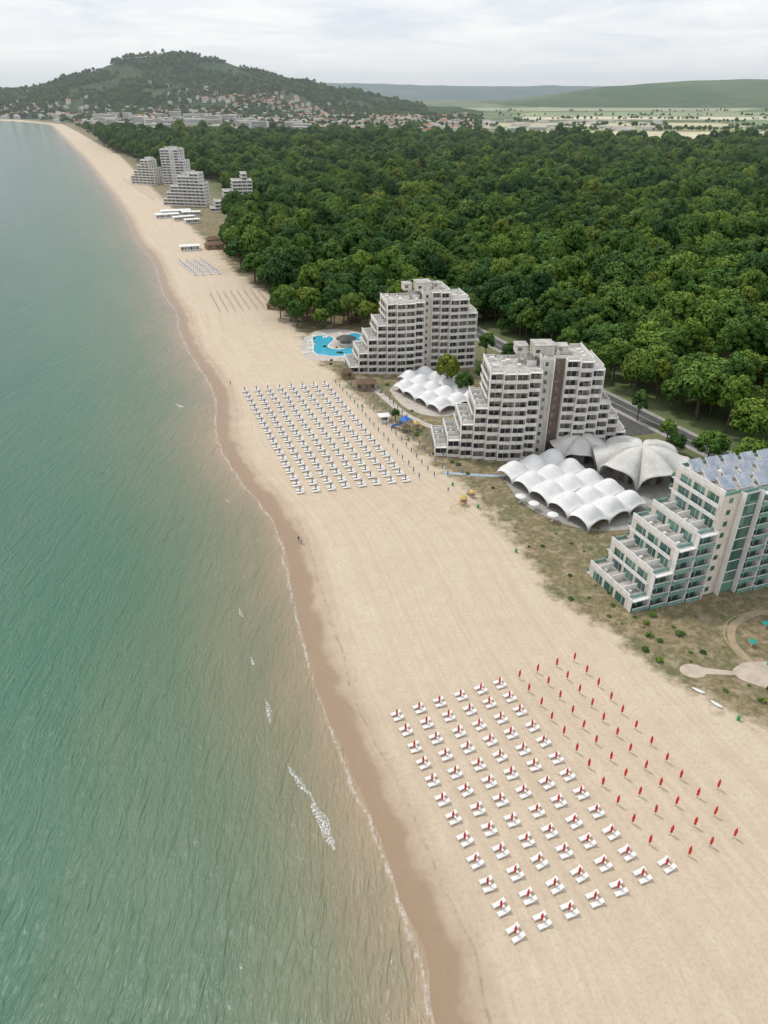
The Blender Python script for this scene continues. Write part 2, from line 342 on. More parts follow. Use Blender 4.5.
# ------------------------------------------------------------ trees
m,nt,b=mat('foliage'); oi=nt.nodes.new('ShaderNodeObjectInfo'); cl=attr(nt,'clump_shade')
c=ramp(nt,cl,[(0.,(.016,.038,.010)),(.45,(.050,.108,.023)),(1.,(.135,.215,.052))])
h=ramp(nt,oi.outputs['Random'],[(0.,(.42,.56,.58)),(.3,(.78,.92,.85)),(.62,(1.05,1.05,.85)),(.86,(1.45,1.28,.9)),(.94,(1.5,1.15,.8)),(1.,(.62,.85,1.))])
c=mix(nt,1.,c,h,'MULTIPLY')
h2=ramp(nt,noi(nt,oi.outputs['Location'],.011,5,.72),[(.36,(.52,.66,.70)),(.5,(.98,1.,1.)),(.64,(1.32,1.22,.92))])
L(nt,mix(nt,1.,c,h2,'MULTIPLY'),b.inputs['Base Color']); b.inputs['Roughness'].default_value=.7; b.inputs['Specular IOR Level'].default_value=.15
folm=m; bark=plain('bark',(.12,.095,.07),.9,.25,2)
def make_tree(name,seed,H=15,R=5.2,nl=30,leaves=95,ls=.62):
    r=np.random.default_rng(seed); mb=MB(); zc=H*.62; rz=H*.38
    mb.tube((0,0,-.3),(0,0,H*.35),.38,.28,7); mb.tube((0,0,H*.35),(.3,.2,H*.75),.28,.1,6)
    for i in range(5):
        a=i*1.256+r.random(); mb.tube((0,0,H*(.28+.05*i)),(math.cos(a)*R*.6,math.sin(a)*R*.6,H*(.5+.06*i)),.17,.05,5)
    V=list(mb.v);Fc=list(mb.f);MI=[1]*len(Fc);C=[.5]*len(V)
    for i in range(nl):
        u=i*2.4+r.random()*.9; cz=-.40+1.38*(i+.5)/nl; cz=min(cz,.96); rr=math.sqrt(max(0,1-cz*cz))
        k=.66+.22*r.random(); c0=np.array([math.cos(u)*rr*R*k,math.sin(u)*rr*R*k,zc+cz*rz*k*1.05]); lr=R*(.23+.17*r.random()); tone=r.random()
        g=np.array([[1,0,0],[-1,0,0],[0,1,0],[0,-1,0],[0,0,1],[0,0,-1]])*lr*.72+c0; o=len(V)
        V+= [tuple(q) for q in g]; C+=[.05]*6  # inner cores coloured dark, painted shade inside the crown
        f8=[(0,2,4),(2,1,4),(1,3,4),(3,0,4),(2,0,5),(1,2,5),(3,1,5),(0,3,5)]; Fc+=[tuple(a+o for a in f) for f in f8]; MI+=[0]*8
        dd=r.normal(size=(leaves,3)); dd[:,2]=np.where(dd[:,2]<-.3,-dd[:,2],dd[:,2]); dd/=np.linalg.norm(dd,axis=1)[:,None]
        for j in range(leaves):
            n=dd[j]+r.normal(size=3)*.35; n/=np.linalg.norm(n); p=c0+dd[j]*lr*(.76+.30*r.random())
            t=np.cross(n,[.3,.2,1.]); t/=np.linalg.norm(t)+1e-6; bt=np.cross(n,t); s=ls*(.6+.8*r.random())*.5
            o=len(V); V+=[tuple(p-t*s-bt*s*.6),tuple(p+t*s-bt*s),tuple(p+t*s*.7+bt*s),tuple(p-t*s+bt*s*.9)]
            tv=min(1,max(0,.05+.32*tone+.58*(p[2]-zc+rz)/(2*rz)+.15*(r.random()-.5))); C+=[tv]*4; Fc.append((o,o+1,o+2,o+3)); MI.append(0)  # random clump tone plus painted shading: leaves lighter towards the crown top
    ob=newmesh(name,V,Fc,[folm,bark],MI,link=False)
    a=ob.data.attributes.new('clump_shade','FLOAT','POINT'); a.data.foreach_set('value',np.array(C,dtype=np.float32)); return ob
tcol=bpy.data.collections.new('forest_trees')
protos=[make_tree('forest_tree',s,H=h,R=r_,nl=n_) for s,h,r_,n_ in((1,15,5.6,30),(2,16,6.3,36),(3,14,5.0,26),(4,17,5.8,34),(5,15,7.,40),(6,18,4.6,28))]
for o in protos: tcol.objects.link(o)
pts=[];scl=[];rot=[];idx=[]
def addp(x,y,s,z=0):
    pts.append((x,y,z)); scl.append((s*random.uniform(.85,1.15),s*random.uniform(.85,1.15),s*random.uniform(.72,1.22))); rot.append((random.uniform(-.08,.08),random.uniform(-.08,.08),random.uniform(0,6.28))); idx.append(random.randrange(6))
for y0,y1,stp,s0 in((100,700,8.5,.98),(700,1300,9.8,1.12),(1300,1950,12.0,1.35)):
    y=y0
    while y<y1:
        f_=float(xf(y)); x=f_; xm=.72*y+90
        while x<xm:
            px=x+random.uniform(-.52,.52)*stp; py=y+random.uniform(-.52,.52)*stp
            lim=float(np.interp(px,[-600,-100,250,500,900],[1800,1720,1620,1500,1460]))+70*noise.noise(Vector((px/200,0,2)))
            gap=noise.noise(Vector((px/45,py/45,9)))
            if px>f_+random.uniform(0,3) and py<lim and gap>-.58:
                addp(px,py,s0*random.choice((random.uniform(.5,.85),random.uniform(.8,1.1),random.uniform(1.,1.45)))*(1+.22*noise.noise(Vector((px/70,py/70,4)))))
            x+=stp
        y+=stp*.9
for i in range(4200):   # around the town
    y=random.uniform(1700,3300); x=random.uniform(-.42*y,.12*y) 
    if x<xv(y)+20: continue
    if noise.noise(Vector((x/130,y/130,7)))>-.12: addp(x,y,random.uniform(.55,1.05))
for i in range(800):   # hedges and copses between the fields
    y=random.choice((2175,2410,2960,3315,3950,2715,2175))+random.gauss(0,9); x=random.uniform(.1,.55)*y
    if noise.noise(Vector((x/170,y/400,3)))>-.0: addp(x,y,random.uniform(.45,.9))
for i in range(700):
    y=random.uniform(980,2100); x=float(xv(y))+random.uniform(12,130)
    if x<xf(y) and noise.noise(Vector((x/50,y/50,3)))>-.15: addp(x,y,random.uniform(.6,1.0))
for i in range(9500):   # wooded slopes of the hill
    y=random.uniform(3080,4290); x=random.uniform(-2600,200)
    if noise.noise(Vector((x/220,y/220,31)))<.2: addp(x,y,random.uniform(.8,1.4),hz_at(H0,x,y)-3)
me=bpy.data.meshes.new('forest'); me.from_pydata(pts,[],[])
for nm,arr in(('scl',scl),('rot',rot)):
    a=me.attributes.new(nm,'FLOAT_VECTOR','POINT'); a.data.foreach_set('vector',np.array(arr,dtype=np.float32).ravel())
a=me.attributes.new('idx','INT','POINT'); a.data.foreach_set('value',np.array(idx,dtype=np.int32))
fo=bpy.data.objects.new('forest',me); sc.collection.objects.link(fo)
ng=bpy.data.node_groups.new('scatter_trees','GeometryNodeTree')
ng.interface.new_socket('Geometry',in_out='INPUT',socket_type='NodeSocketGeometry'); ng.interface.new_socket('Geometry',in_out='OUTPUT',socket_type='NodeSocketGeometry')
gi=ng.nodes.new('NodeGroupInput'); go=ng.nodes.new('NodeGroupOutput'); ci=ng.nodes.new('GeometryNodeCollectionInfo'); ci.inputs['Collection'].default_value=tcol
ci.inputs['Separate Children'].default_value=True; ci.inputs['Reset Children'].default_value=True
ip=ng.nodes.new('GeometryNodeInstanceOnPoints'); ip.inputs['Pick Instance'].default_value=True
def na(t,nm):
    n=ng.nodes.new('GeometryNodeInputNamedAttribute'); n.data_type=t; n.inputs['Name'].default_value=nm; return n.outputs[0]
ng.links.new(gi.outputs[0],ip.inputs['Points']); ng.links.new(ci.outputs[0],ip.inputs['Instance'])
ng.links.new(na('INT','idx'),ip.inputs['Instance Index']); ng.links.new(na('FLOAT_VECTOR','rot'),ip.inputs['Rotation']); ng.links.new(na('FLOAT_VECTOR','scl'),ip.inputs['Scale'])
ng.links.new(ip.outputs[0],go.inputs[0]); gm=fo.modifiers.new('scatter','NODES'); gm.node_group=ng
def tree(x,y,s):
    o=bpy.data.objects.new('deciduous_tree',random.choice(protos).data); sc.collection.objects.link(o); o.location=(x,y,0); o.scale=(s,s,s*random.uniform(.85,1.1)); o.rotation_euler[2]=random.uniform(0,6)
for x,y,s in[(-34,350,.95),(-26,352,1.),(-17,350,.9),(-42,346,.8),(-30,343,.75),(-8,346,.8),(2,345,.85),(16,340,.8),(-50,372,.8),(-56,388,.75),(-60,410,.7),(24,262,.75),(30,256,.6),(40,262,.8),(47,256,.7),(10,283,.45),(4,232,.3),(44,303,.7),(52,290,.65),(60,262,.6),(88,232,.6),(92,214,.55),(100,200,.7),(106,188,.8),(112,176,.9),(92,206,.5),(72,232,.5),(-75,445,.7),(-84,468,.7),(-95,500,.7),(-105,530,.7),(-64,432,.6),(33,222,.35),(-24,346,.8),(-12,354,.9),(118,160,.9),(-46,356,1.05),(-38,358,1.1),(-20,358,1.),(-52,362,.9)]:
    tree(x,y,s)
def shrub(x,y,s):
    o=bpy.data.objects.new('shrub',shm); sc.collection.objects.link(o); o.location=(x,y,-.2); o.scale=(s,s,s*.7); o.rotation_euler[2]=random.uniform(0,6)
shm=make_tree('shrub',11,H=2.2,R=1.4,nl=9,leaves=60,ls=.3).data
for i in range(75):
    y=random.choice([random.uniform(98,135),random.uniform(100,240),random.uniform(240,420)]); x=float(xv(y))+random.uniform(2,16); shrub(x,y,random.uniform(.2,.65))

# ------------------------------------------------------------ hotels
def glassmat(name,c1,c2,rough=.12):
    m,nt,b=mat(name); t=nt.nodes.new('ShaderNodeTexCoord'); v=nt.nodes.new('ShaderNodeTexWhiteNoise')
    sn=nt.nodes.new('ShaderNodeVectorMath'); sn.operation='SNAP'; sn.inputs[1].default_value=(1.9,1.9,3.); L(nt,t.outputs['Object'],sn.inputs[0]); L(nt,sn.outputs[0],v.inputs['Vector'])
    L(nt,ramp(nt,v.outputs['Value'],[(.0,c1),(.45,c1),(.5,c2),(.8,tuple(x*.6 for x in c2)),(1.,c2)],'CONSTANT'),b.inputs['Base Color'])
    b.inputs['Roughness'].default_value=rough; b.inputs['Specular IOR Level'].default_value=.6; return m
gl_dark=glassmat('window_glass',(.055,.06,.065),(.28,.25,.22)); gl_grn=glassmat('green_glass',(.04,.12,.10),(.13,.26,.22))
wallA=plain('cream_render',(.70,.645,.565),.85,.1,.4,stain=.35); wallB=plain('grey_concrete',(.62,.58,.53),.88,.12,.5,stain=.5); whitec=plain('white_concrete',(.77,.75,.72),.8,.08,.6,stain=.35)
parB=plain('balcony_concrete',(.74,.705,.655),.85,.12,.9,stain=.5); roofm=plain('roof_felt',(.46,.44,.41),.95,.25,.35); brown=plain('brown_cladding',(.21,.155,.13),.85,.15,.6,stain=.4)
parW=plain('white_balcony',(.77,.76,.73),.85,.1,.9,stain=.35)
m_par_g,nt,b=mat('balcony_glass'); b.inputs['Roughness'].default_value=.15; L(nt,ramp(nt,noi(nt,objco(nt),.7),[(.3,(.10,.24,.21)),(.7,(.25,.40,.36))]),b.inputs['Base Color'])
steel=plain('metal',(.5,.5,.5),.4,.1,2,metal=.6); darkm=plain('dark_metal',(.06,.06,.06),.6,.1,2)
def hotel(loc,ang,H,w,h,D,yo,mats,kinds=None,solar=False,lod=0):
    """H floors per bay; mats: wall,parapet,fin,glass"""
    E=empty('hotel_building',loc,math.radians(ang)); n=len(H); W=MB();PA=MB();FI=MB();G=MB();R=MB();FRm=MB();PW=MB()
    for i,k in enumerate(H):
        x0=i*w;x1=x0+w;y=yo[i];z1=k*h; kind=(kinds or 'B'*n)[i]
        W.box(x0,x1,y,y+D,0,z1,0 if kind!='R' else 1)
        R.box(x0+.21,x1-.005,y+.21,y+D-.21,z1+.003,z1+.06)
        prev=H[i-1] if i else 0; nxt=H[i+1] if i<n-1 else 0
        for f in range(k):
            z=f*h
            if kind=='B':
                FI.box(x0+.11,x1-.11,y-1.35,y-.003,z+h-.22,z+h)
                PA.box(x0+.13,x1-.13,y-1.47,y-1.36,z-.12 if f else 0,z+.98)
                if mats[1] is m_par_g: FI.box(x0+.13,x1-.13,y-1.5,y-1.33,z+.985,z+1.08)
                G.box(x0+.4,x1-.4,y-.05,y+.05,z+.06,z+2.3)
                FRm.box(x0+w/2-.05,x0+w/2+.05,y-.1,y-.051,z+.06,z+2.3); FRm.box(x0+.3,x1-.3,y-.1,y-.051,z+2.31,z+2.42)
                if lod==0 and random.random()<.3: FRm.box(x0+.5,x0+.5+random.uniform(.5,1.2),y-1.0,y-.5,z+.05,z+.8)
            elif kind=='G':
                G.box(x0+.15,x1-.15,y-.3,y+.05,z+.1,z+h-.12); FI.box(x0+.1,x1-.1,y-.36,y-.003,z+h-.119,z+h+.099)
            else:
                G.box(x0+w*.38,x0+w*.62,y-.04,y+.05,z+.9,z+2.1)
            G.box(x0+.5,x1-.5,y+D-.05,y+D+.05,z+.5,z+2.2)
            FI.box(x0+.11,x1-.11,y+D+.003,y+D+1.1,z-.1,z+.1) ; PA.box(x0+.13,x1-.13,y+D+1.1,y+D+1.2,z-.1,z+.95)
            if f>=prev:
                m_=max(1,int((D-2)/3.4)); 
                for q in range(m_):
                    ya=y+1.2+q*(D-2)/m_; G.box(x0-.05,x0+.05,ya,ya+(D-2)/m_-.9,z+.1,z+2.25)
                    FRm.box(x0-.09,x0-.051,ya+.9,ya+1.0,z+.1,z+2.25)
                if f>prev: FI.box(x0-.5,x0-.003,y+.5,y+D-.5,z-.15,z+.05); PW.box(x0-.62,x0-.51,y+.5,y+D-.5,z-.15,z+.8)
            if f>=nxt:
                for q in range(3):
                    ya=y+1.5+q*(D-2)/3; G.box(x1-.05,x1+.05,ya,ya+1.8,z+.6,z+2.1)
        fo_=1.1 if solar else 1.5
        FI.box(x0-.1,x0+.1,min(y,yo[i-1] if i else y)-fo_,y-.002,0,max(k if kind=='B' else 0,prev)*h+.5 if i else k*h+.5)
        if i==n-1: FI.box(x1-.1,x1+.1,y-fo_,y-.002,0,k*h+.5)
        PA.box(x0+.12,x1-.12,y-.0,y+.2,z1+.002,z1+.85); PA.box(x0+.12,x1-.12,y+D-.2,y+D,z1+.002,z1+.85)
        if prev<k: PW.box(x0-.02,x0+.2,y+.01,y+D-.01,z1+.001,z1+1.2)
        if nxt<k: PW.box(x1-.2,x1+.02,y+.01,y+D-.01,z1+.001,z1+1.2)
        if prev<k and i and lod==0:
            zt=prev*h
            for q in range(3): ya=y+D*(.2+.3*q); FI.box(x0-w+.25,x0-.65,ya-.08,ya+.08,zt+.06,zt+1.7)
            for q in range(3):
                if random.random()<.6: ya=y+D*(.08+.3*q)+random.random(); FRm.box(x0-w+1,x0-w+1.9,ya,ya+.6,zt+.07,zt+.75)
    top=max(H); idxs=[i for i in range(n) if H[i]>=top-1]
    for i in idxs:
        z1=H[i]*h+.06
        for q in range(3):
            xx=i*w+random.uniform(.5,w-1.6); ya=yo[i]+random.uniform(1,D-2.5); FRm.box(xx,xx+random.uniform(.7,1.5),ya,ya+random.uniform(.7,1.4),z1,z1+random.uniform(.4,1.3))
        if random.random()<.5: xx=i*w+w/2; FRm.tube((xx,yo[i]+D*.5,z1),(xx,yo[i]+D*.5,z1+random.uniform(2,4)),.05,.03,5)
    mid=idxs[len(idxs)//2]; a=mid*w-1.5
    for (xa,xb,ya,yb,hh) in((a,a+w*1.6,3.2,9.5,3.1),(a+w*1.9,a+w*2.8,5,9,2.2),(a-w*1.3,a-w*.4,5.5,10,2.4)):
        z1=H[mid]*h+.06; y=yo[mid]
        if not solar and H[max(0,min(n-1,int(xa//w)))]>=top-1: 
            W.box(xa,xb,y+ya,y+yb,z1,z1+hh); R.box(xa-.2,xb+.2,y+ya-.2,y+yb+.2,z1+hh+.003,z1+hh+.2)
            G.box(xa+.5,xa+1.7,y+ya-.05,y+ya+.05,z1+1,z1+2)
    if solar:
        SP=MB()
        for i in idxs:
            z1=H[i]*h+.3
            for q in range(3):
                yy=yo[i]+2.4+q*4.4; xx=i*w+w/2
                c=Vector((xx,yy,z1+1.5)); t=math.radians(-35)
                SP.obox(c,(w*.36,0,0),(0,1.5*math.cos(t),-1.5*math.sin(t)),(0,.06*math.sin(t),.06*math.cos(t)),0)
                SP.obox(c+Vector((0,0,-.12)),(w*.40,0,0),(0,1.66*math.cos(t),-1.66*math.sin(t)),(0,.04*math.sin(t),.04*math.cos(t)),1)
                for e in(-1,1): FRm.tube((xx+e,yy+1.2,z1-.3),(xx+e,yy+1.2,z1+2.1),.06,.06,5); FRm.tube((xx+e,yy-1.2,z1-.3),(xx+e,yy-1.2,z1+.6),.06,.06,5)
        SP.obj('solar_panels',[solm,whitec],parent=E)
    W.obj('walls',[mats[0],brown],parent=E);PA.obj('balcony_parapets',[mats[1]],parent=E);FI.obj('slabs_and_fins',[mats[2]],parent=E)
    G.obj('windows',[mats[3]],parent=E);R.obj('roof',[roofm],parent=E);FRm.obj('frames_and_roof_units',[whitec],parent=E);PW.obj('terrace_parapets',[parW],parent=E)
    return E
solm,nt,b=mat('solar_panel'); b.inputs['Roughness'].default_value=.2; L(nt,ramp(nt,noi(nt,objco(nt),.6),[(.3,(.24,.28,.34)),(.7,(.42,.46,.52))]),b.inputs['Base Color'])
A=(wallA,m_par_g,whitec,gl_grn); B=(wallB,parB,whitec,gl_dark); B2=(wallA,parB,whitec,gl_dark); B3=(whitec,parW,whitec,gl_dark)
hotel((54,127,0),21,[1,3,5,6,9,9,9,9,9,8,8,7,6],4.5,2.9,14.5,[-.45*i for i in range(13)],A,'BBBBWGBBBBBBB',solar=True)
hotel((16,206,0),2,[1,2,4,6,10,10,10,10,11,11,11,11,10,6,4,2],3.8,2.8,14,[0,-.9,-1.8,-2.6,-3.4,-4.2,-4.2,-3.2,-1.2,0,-1.2,-2.4,-1.4,-.2,1.6,3.4],B,'BBBBBBBBWRBBBBBB')
hotel((-14,281,0),12,[1,3,5,7,10,10,10,10,11,11,11,10,10,8],3.7,2.8,13,[0,-.8,-1.6,-2.4,-3.2,-4.,-4.,-3.,-1.2,0,-1,-2,-2,-2],B2,'BBBBBBBBWBBBBB')
hotel((-304,952,0),-18,[3,5,7,9,9,6],5.5,2.9,16,[-.3*i for i in range(6)],B3,lod=1)
hotel((-262,940,0),-10,[13,13,13,13,9,5],5.5,2.9,17,[0]*6,B3,'BBWBBB',lod=1)
hotel((-217,768,0),-8,[2,4,6,6,9,9,9,10,10,7],4.4,2.9,14,[-.5*i for i in range(10)],B3,lod=1)
hotel((-162,724,0),16,[1,3,3,6,6,9,9,11,9],4.4,2.9,14,[-.6*i for i in range(9)],B3,lod=1)

# ------------------------------------------------------------ canopies
m,nt,b=mat('white_membrane'); co=objco(nt); L(nt,ramp(nt,noi(nt,co,.5,5,.6),[(.3,(.66,.66,.65)),(.7,(.77,.77,.76))]),b.inputs['Base Color']); b.inputs['Roughness'].default_value=.6; memb=m
shell=plain('weathered_shell',(.60,.585,.55),.8,.12,.35,stain=.3)
def canopy_parts(E,cells,s,hh,matl):
    for k,(cx_,cy_,rz,sc_) in enumerate(cells):
        n=18; vs=[];q=s/2*sc_
        for j in range(n+1):
            for i in range(n+1):
                x=-1+2*i/n;y=-1+2*j/n
                e=max(abs(x),abs(y)); o_=min(abs(x),abs(y)); edge=.52*math.sqrt(max(0,1-o_**2))
                dome=math.cos(min(1.,math.hypot(x,y))*1.05)
                z=hh*sc_*(max(dome,edge*.9)*(1-e**4)+edge*e**4)
                vs.append((x*q*1.02,y*q*1.02,max(.02,z+.1)))
        o=newmesh('canopy_vault' ,vs,[(r*(n+1)+c,r*(n+1)+c+1,(r+1)*(n+1)+c+1,(r+1)*(n+1)+c) for r in range(n) for c in range(n)],[matl],smooth=True,parent=E,loc=(cx_,cy_,0),rotz=rz)
        md=o.modifiers.new('s','SOLIDIFY'); md.thickness=.15
woodt=plain('table_wood',(.22,.14,.08),.7,.2,3)
def furniture(E,cells,r):
    mb=MB()
    for cx_,cy_,*_ in cells:
        for k in range(3):
            x=cx_+random.uniform(-r,r); y=cy_+random.uniform(-r,r); mb.box(x-.6,x+.6,y-.4,y+.4,.7,.76); mb.tube((x,y,.05),(x,y,.7),.06,.06,6)
            for s in(-1,1):
                mb.box(x-.25,x+.25,y+s*.75-.2,y+s*.75+.2,.42,.47); mb.box(x-.25,x+.25,y+s*.95-.02,y+s*.95+.02,.47,.9); mb.box(x-.22,x+.22,y+s*.75-.18,y+s*.75+.18,.1,.42)
    mb.obj('tables_and_chairs',[woodt],parent=E)
E=empty('vaulted_restaurant_canopy',(0,0,.09))
def poly_cells(poly,s,rz):
    P=[Vector(p) for p in poly]; c=sum(P,Vector((0,0)))/len(P); out=[]
    def inside(q):
        r=False
        for i in range(len(P)):
            a,b_=P[i],P[(i+1)%len(P)]
            if (a.y>q.y)!=(b_.y>q.y) and q.x<(b_.x-a.x)*(q.y-a.y)/(b_.y-a.y)+a.x: r=not r
        return r
    for i in range(-8,9):
        for j in range(-8,9):
            q=Vector((c.x+math.cos(rz)*i*s-math.sin(rz)*j*s,c.y+math.sin(rz)*i*s+math.cos(rz)*j*s))
            if inside(q): out.append((q.x,q.y,rz,random.choice((1,1,.97,1.06))))
    return out
cA=poly_cells([(37,190),(42,176),(50,164),(66,163),(70,172),(60,184),(54,198),(44,200)],7.6,.55)
canopy_parts(E,cA,7.6,5.4,memb); furniture(E,cA,2.5)
E=empty('vaulted_restaurant_canopy',(0,0,.08))
cC=poly_cells([(4,262),(10,246),(20,238),(33,250),(32,262),(20,278),(10,276)],7.4,.6); canopy_parts(E,cC,7.4,4.8,memb); furniture(E,cC,2.5)
def shellroof(x,y,R,hc_,he,nl,rz,matl):
    E=empty('scalloped_shell_pavilion',(x,y,.09),rz); nr=16;nt_=nl*14; vs=[]
    for r in range(nr+1):
        t=r/nr
        for k in range(nt_):
            a=2*math.pi*k/nt_; sfl=abs(math.sin(nl*a/2))
            arch=math.sqrt(max(0,1-(1-sfl)**2))
            zin=hc_*math.sqrt(1-.72*t**2); ze=he*arch; q=t**3
            z=zin*(1-q)+q*ze+hc_*.12*arch*math.sin(math.pi*t)
            rad=R*t*(1+.10*arch*t); vs.append((rad*math.cos(a),rad*math.sin(a),max(.02,z)))
    fs=[(r*nt_+k,(r+1)*nt_+k,(r+1)*nt_+(k+1)%nt_,r*nt_+(k+1)%nt_) for r in range(nr) for k in range(nt_)]
    o=newmesh('shell',vs,fs,[matl],smooth=True,parent=E); md=o.modifiers.new('s','SOLIDIFY'); md.thickness=.25; md.offset=-1
    mb=MB(); mb.lathe([(R*.6,0),(R*.6,he*.8),(R*.58,he*.82)],24); mb.obj('glazed_inner_wall',[gl_dark],parent=E)
    furniture(E,[(0,0)],R*.5)
shellroof(76,192,12.5,9,6.5,6,.2,shell); shellroof(61,204,8.5,7,5,5,.1,shell)

# ------------------------------------------------------------ small beach buildings
tile=plain('terracotta_tiles',(.36,.15,.085),.85,.2,1.2); thatch=plain('brown_roof',(.17,.11,.075),.9,.25,2); wood=plain('timber_wall',(.30,.20,.12),.85,.2,2); wht=plain('white_paint',(.74,.74,.72),.5,.06,2)
def hut(name,x,y,wd,dp,ht,rz,rm,wm,roofh=1.4):
    E=empty(name,(x,y,0),rz); mb=MB(); mb.box(-wd/2,wd/2,-dp/2,dp/2,0,ht); mb.obj('walls',[wm],parent=E)
    r=MB(); o=.6; a,b_=wd/2+o,dp/2+o; z=ht+.003
    r.add([(-a,-b_,z),(a,-b_,z),(a,b_,z),(-a,b_,z),(-a*.45,0,z+roofh),(a*.45,0,z+roofh)],[(0,1,5,4),(1,2,5),(2,3,4,5),(3,0,4),(0,3,2,1)]); r.obj('roof',[rm],parent=E)
    g=MB(); k=max(1,int(wd/2)); 
    for i in range(k):
        xa=-wd/2+.4+i*(wd-.4)/k; g.box(xa,xa+(wd-.4)/k-.5,-dp/2-.04,-dp/2+.04,.9,ht-.5); g.box(xa,xa+(wd-.4)/k-.5,dp/2-.04,dp/2+.04,.9,ht-.5)
    g.box(-wd/2-.04,-wd/2+.04,-.5,.5,.05,2.1); g.obj('windows_and_door',[gl_dark],parent=E)
hut('beach_hut',-7,264,7,4.5,2.6,.1,thatch,wood); hut('beach_hut',-15,276,4,3,2.5,.3,thatch,wood); hut('beach_hut',0,232,3,2.5,2.4,.2,wht,wht,.4)
hut('tiled_house',-52,398,9,7,3.2,.3,tile,wht,2); hut('beach_hut',-60,405,6,4,2.6,.2,thatch,wood); hut('beach_hut',-57,380,8,4,2.6,-.2,thatch,wood); hut('tiled_house',-60,432,5,5,3,.3,tile,wht,1.6)
for x,y,a,b_ in((-122,546,14,9),(-108,536,10,7),(-112,560,12,8),(-128,566,9,7),(-100,520,8,5)): hut('beach_restaurant',x,y,a,b_,3,.4,thatch,wood,2)
for x,y,a,b_,r_ in((-165,660,12,7,.4),(-176,676,18,8,.5),(-192,712,26,12,.3),(-176,704,16,9,.2),(-194,690,20,10,.4),(-139,540,13,8,.3)): hut('beach_restaurant',x,y,a,b_,3.2,r_,wht,wht,.5)
mb=MB(); mb.lathe([(3.1,.08),(3.1,1.1),(2.9,1.1)],20,mi=0); mb.lathe([(4.6,2.7),(4.7,2.8),(3.,3.6),(.3,4.3)],20,mi=1)
for k in range(8):
    t=k*math.pi/4; mb.tube((3.8*math.cos(t),3.8*math.sin(t),.08),(3.8*math.cos(t),3.8*math.sin(t),2.75),.09,.09,6,0)
mb.obj('pool_bar',[wht,darkm],loc=(-17,319,0))
blu=plain('blue_plastic',(.03,.16,.5),.4,.05); yelp=plain('yellow_plastic',(.6,.42,.12),.4,.05); grn=plain('green_plastic',(.05,.28,.12),.4,.05); redp=plain('red_fabric',(.58,.04,.03),.75,.12,3); bluf=plain('blue_fabric',(.14,.20,.33),.75,.12,3); teal=plain('teal_fabric',(.02,.30,.27),.7,.1,3)
def playset(x,y,rz,s,cA_,cB_):
    mb=MB()
    for sx in(-1,1):
        for sy in(-1,1): mb.tube((sx,sy,0),(sx,sy,3.2),.08,.08,6,0)
    mb.box(-1.1,1.1,-1.1,1.1,1.4,1.5,0); mb.add([(-1.3,-1.3,3.2),(1.3,-1.3,3.2),(1.3,1.3,3.2),(-1.3,1.3,3.2),(0,0,4.3)],[(0,1,4),(1,2,4),(2,3,4),(3,0,4)],1)
    mb.obox((2.6,0,.85),(1.6,0,-.7),(0,.4,0),(.03,0,.06),1); mb.obox((2.6,.42,1.0),(1.6,0,-.7),(0,.03,0),(.05,0,.18),1); mb.obox((2.6,-.42,1.0),(1.6,0,-.7),(0,.03,0),(.05,0,.18),1)
    for k in range(5): mb.tube((-1.1-.12*(4-k),-.4,.3*k+.2),(-1.1-.12*(4-k),.4,.3*k+.2),.04,.04,5,0)
    o=mb.obj('playground_slide',[cA_,cB_],loc=(x,y,0),rotz=rz); o.scale=(s,s,s)
playset(7,224,2.5,1.3,wood,blu); playset(11,225,.5,.8,wood,yelp); playset(22,174,1.2,.7,wood,yelp); playset(25,178,2.2,.6,wood,yelp)
mb=MB()
for sx in(-2,2):
    for sy in(-.9,.9): mb.tube((sx,sy,0),(sx,0,2.3),.06,.06,6)
mb.tube((-2,0,2.3),(2,0,2.3),.06,.06,6)
for k in(-.8,.8):
    for e in(-.2,.2): mb.tube((k+e,0,2.3),(k+e,0,.5),.015,.015,4)
    mb.box(k-.25,k+.25,-.12,.12,.46,.5)
mb.obj('swing_frame',[yelp],loc=(20,170,0),rotz=.6)

# ------------------------------------------------------------ umbrellas and sunbeds
def fold(t,z): return 1+.22*math.cos(6*t)
greyp=plain('grey_base',(.42,.38,.34),.8,.1,3)
def umb_mesh(name,fm,pole):
    mb=MB(); mb.tube((0,0,-.2),(0,0,2.75),.03,.025,6,1)
    mb.lathe([(.10,.62),(.20,.72),(.17,1.05),(.13,1.2),(.22,1.35),(.21,1.8),(.14,2.3),(.05,2.68),(.01,2.75)],18,mi=0,wob=fold)
    mb.lathe([(.2,0),(.2,.08),(.05,.12)],12,mi=1); return mb.obj(name,[fm,pole],link=False,smooth=False).data
def bed_mesh(name,mm,fm):
    mb=MB()
    for s in(-1,1):
        y=s*.68
        mb.box(-.95,.35,y-.33,y+.33,.28,.36,0); 
        mb.obox((.68,y,.50),(.36,0,.20),(0,.33,0),(-.03,0,.045),0)
        for yy in(y-.34,y+.34): mb.box(-1.,.95,yy-.025,yy+.025,.22,.28,1)
        for xx in(-.8,.7):
            for yy in(y-.32,y+.32): mb.box(xx-.03,xx+.03,yy-.03,yy+.03,0,.22,1)
    mb.box(.25,.6,-.2,.2,.35,.39,1); mb.tube((.42,0,0),(.42,0,.35),.03,.03,6,1)
    return mb.obj(name,[mm,fm],link=False).data
U_red=umb_mesh('beach_umbrella',redp,greyp); U_blu=umb_mesh('beach_umbrella',bluf,greyp); U_wht=umb_mesh('beach_umbrella',plain('cream_fabric',(.6,.57,.52),.8),greyp); BED=bed_mesh('sunbed_pair',wht,wht)
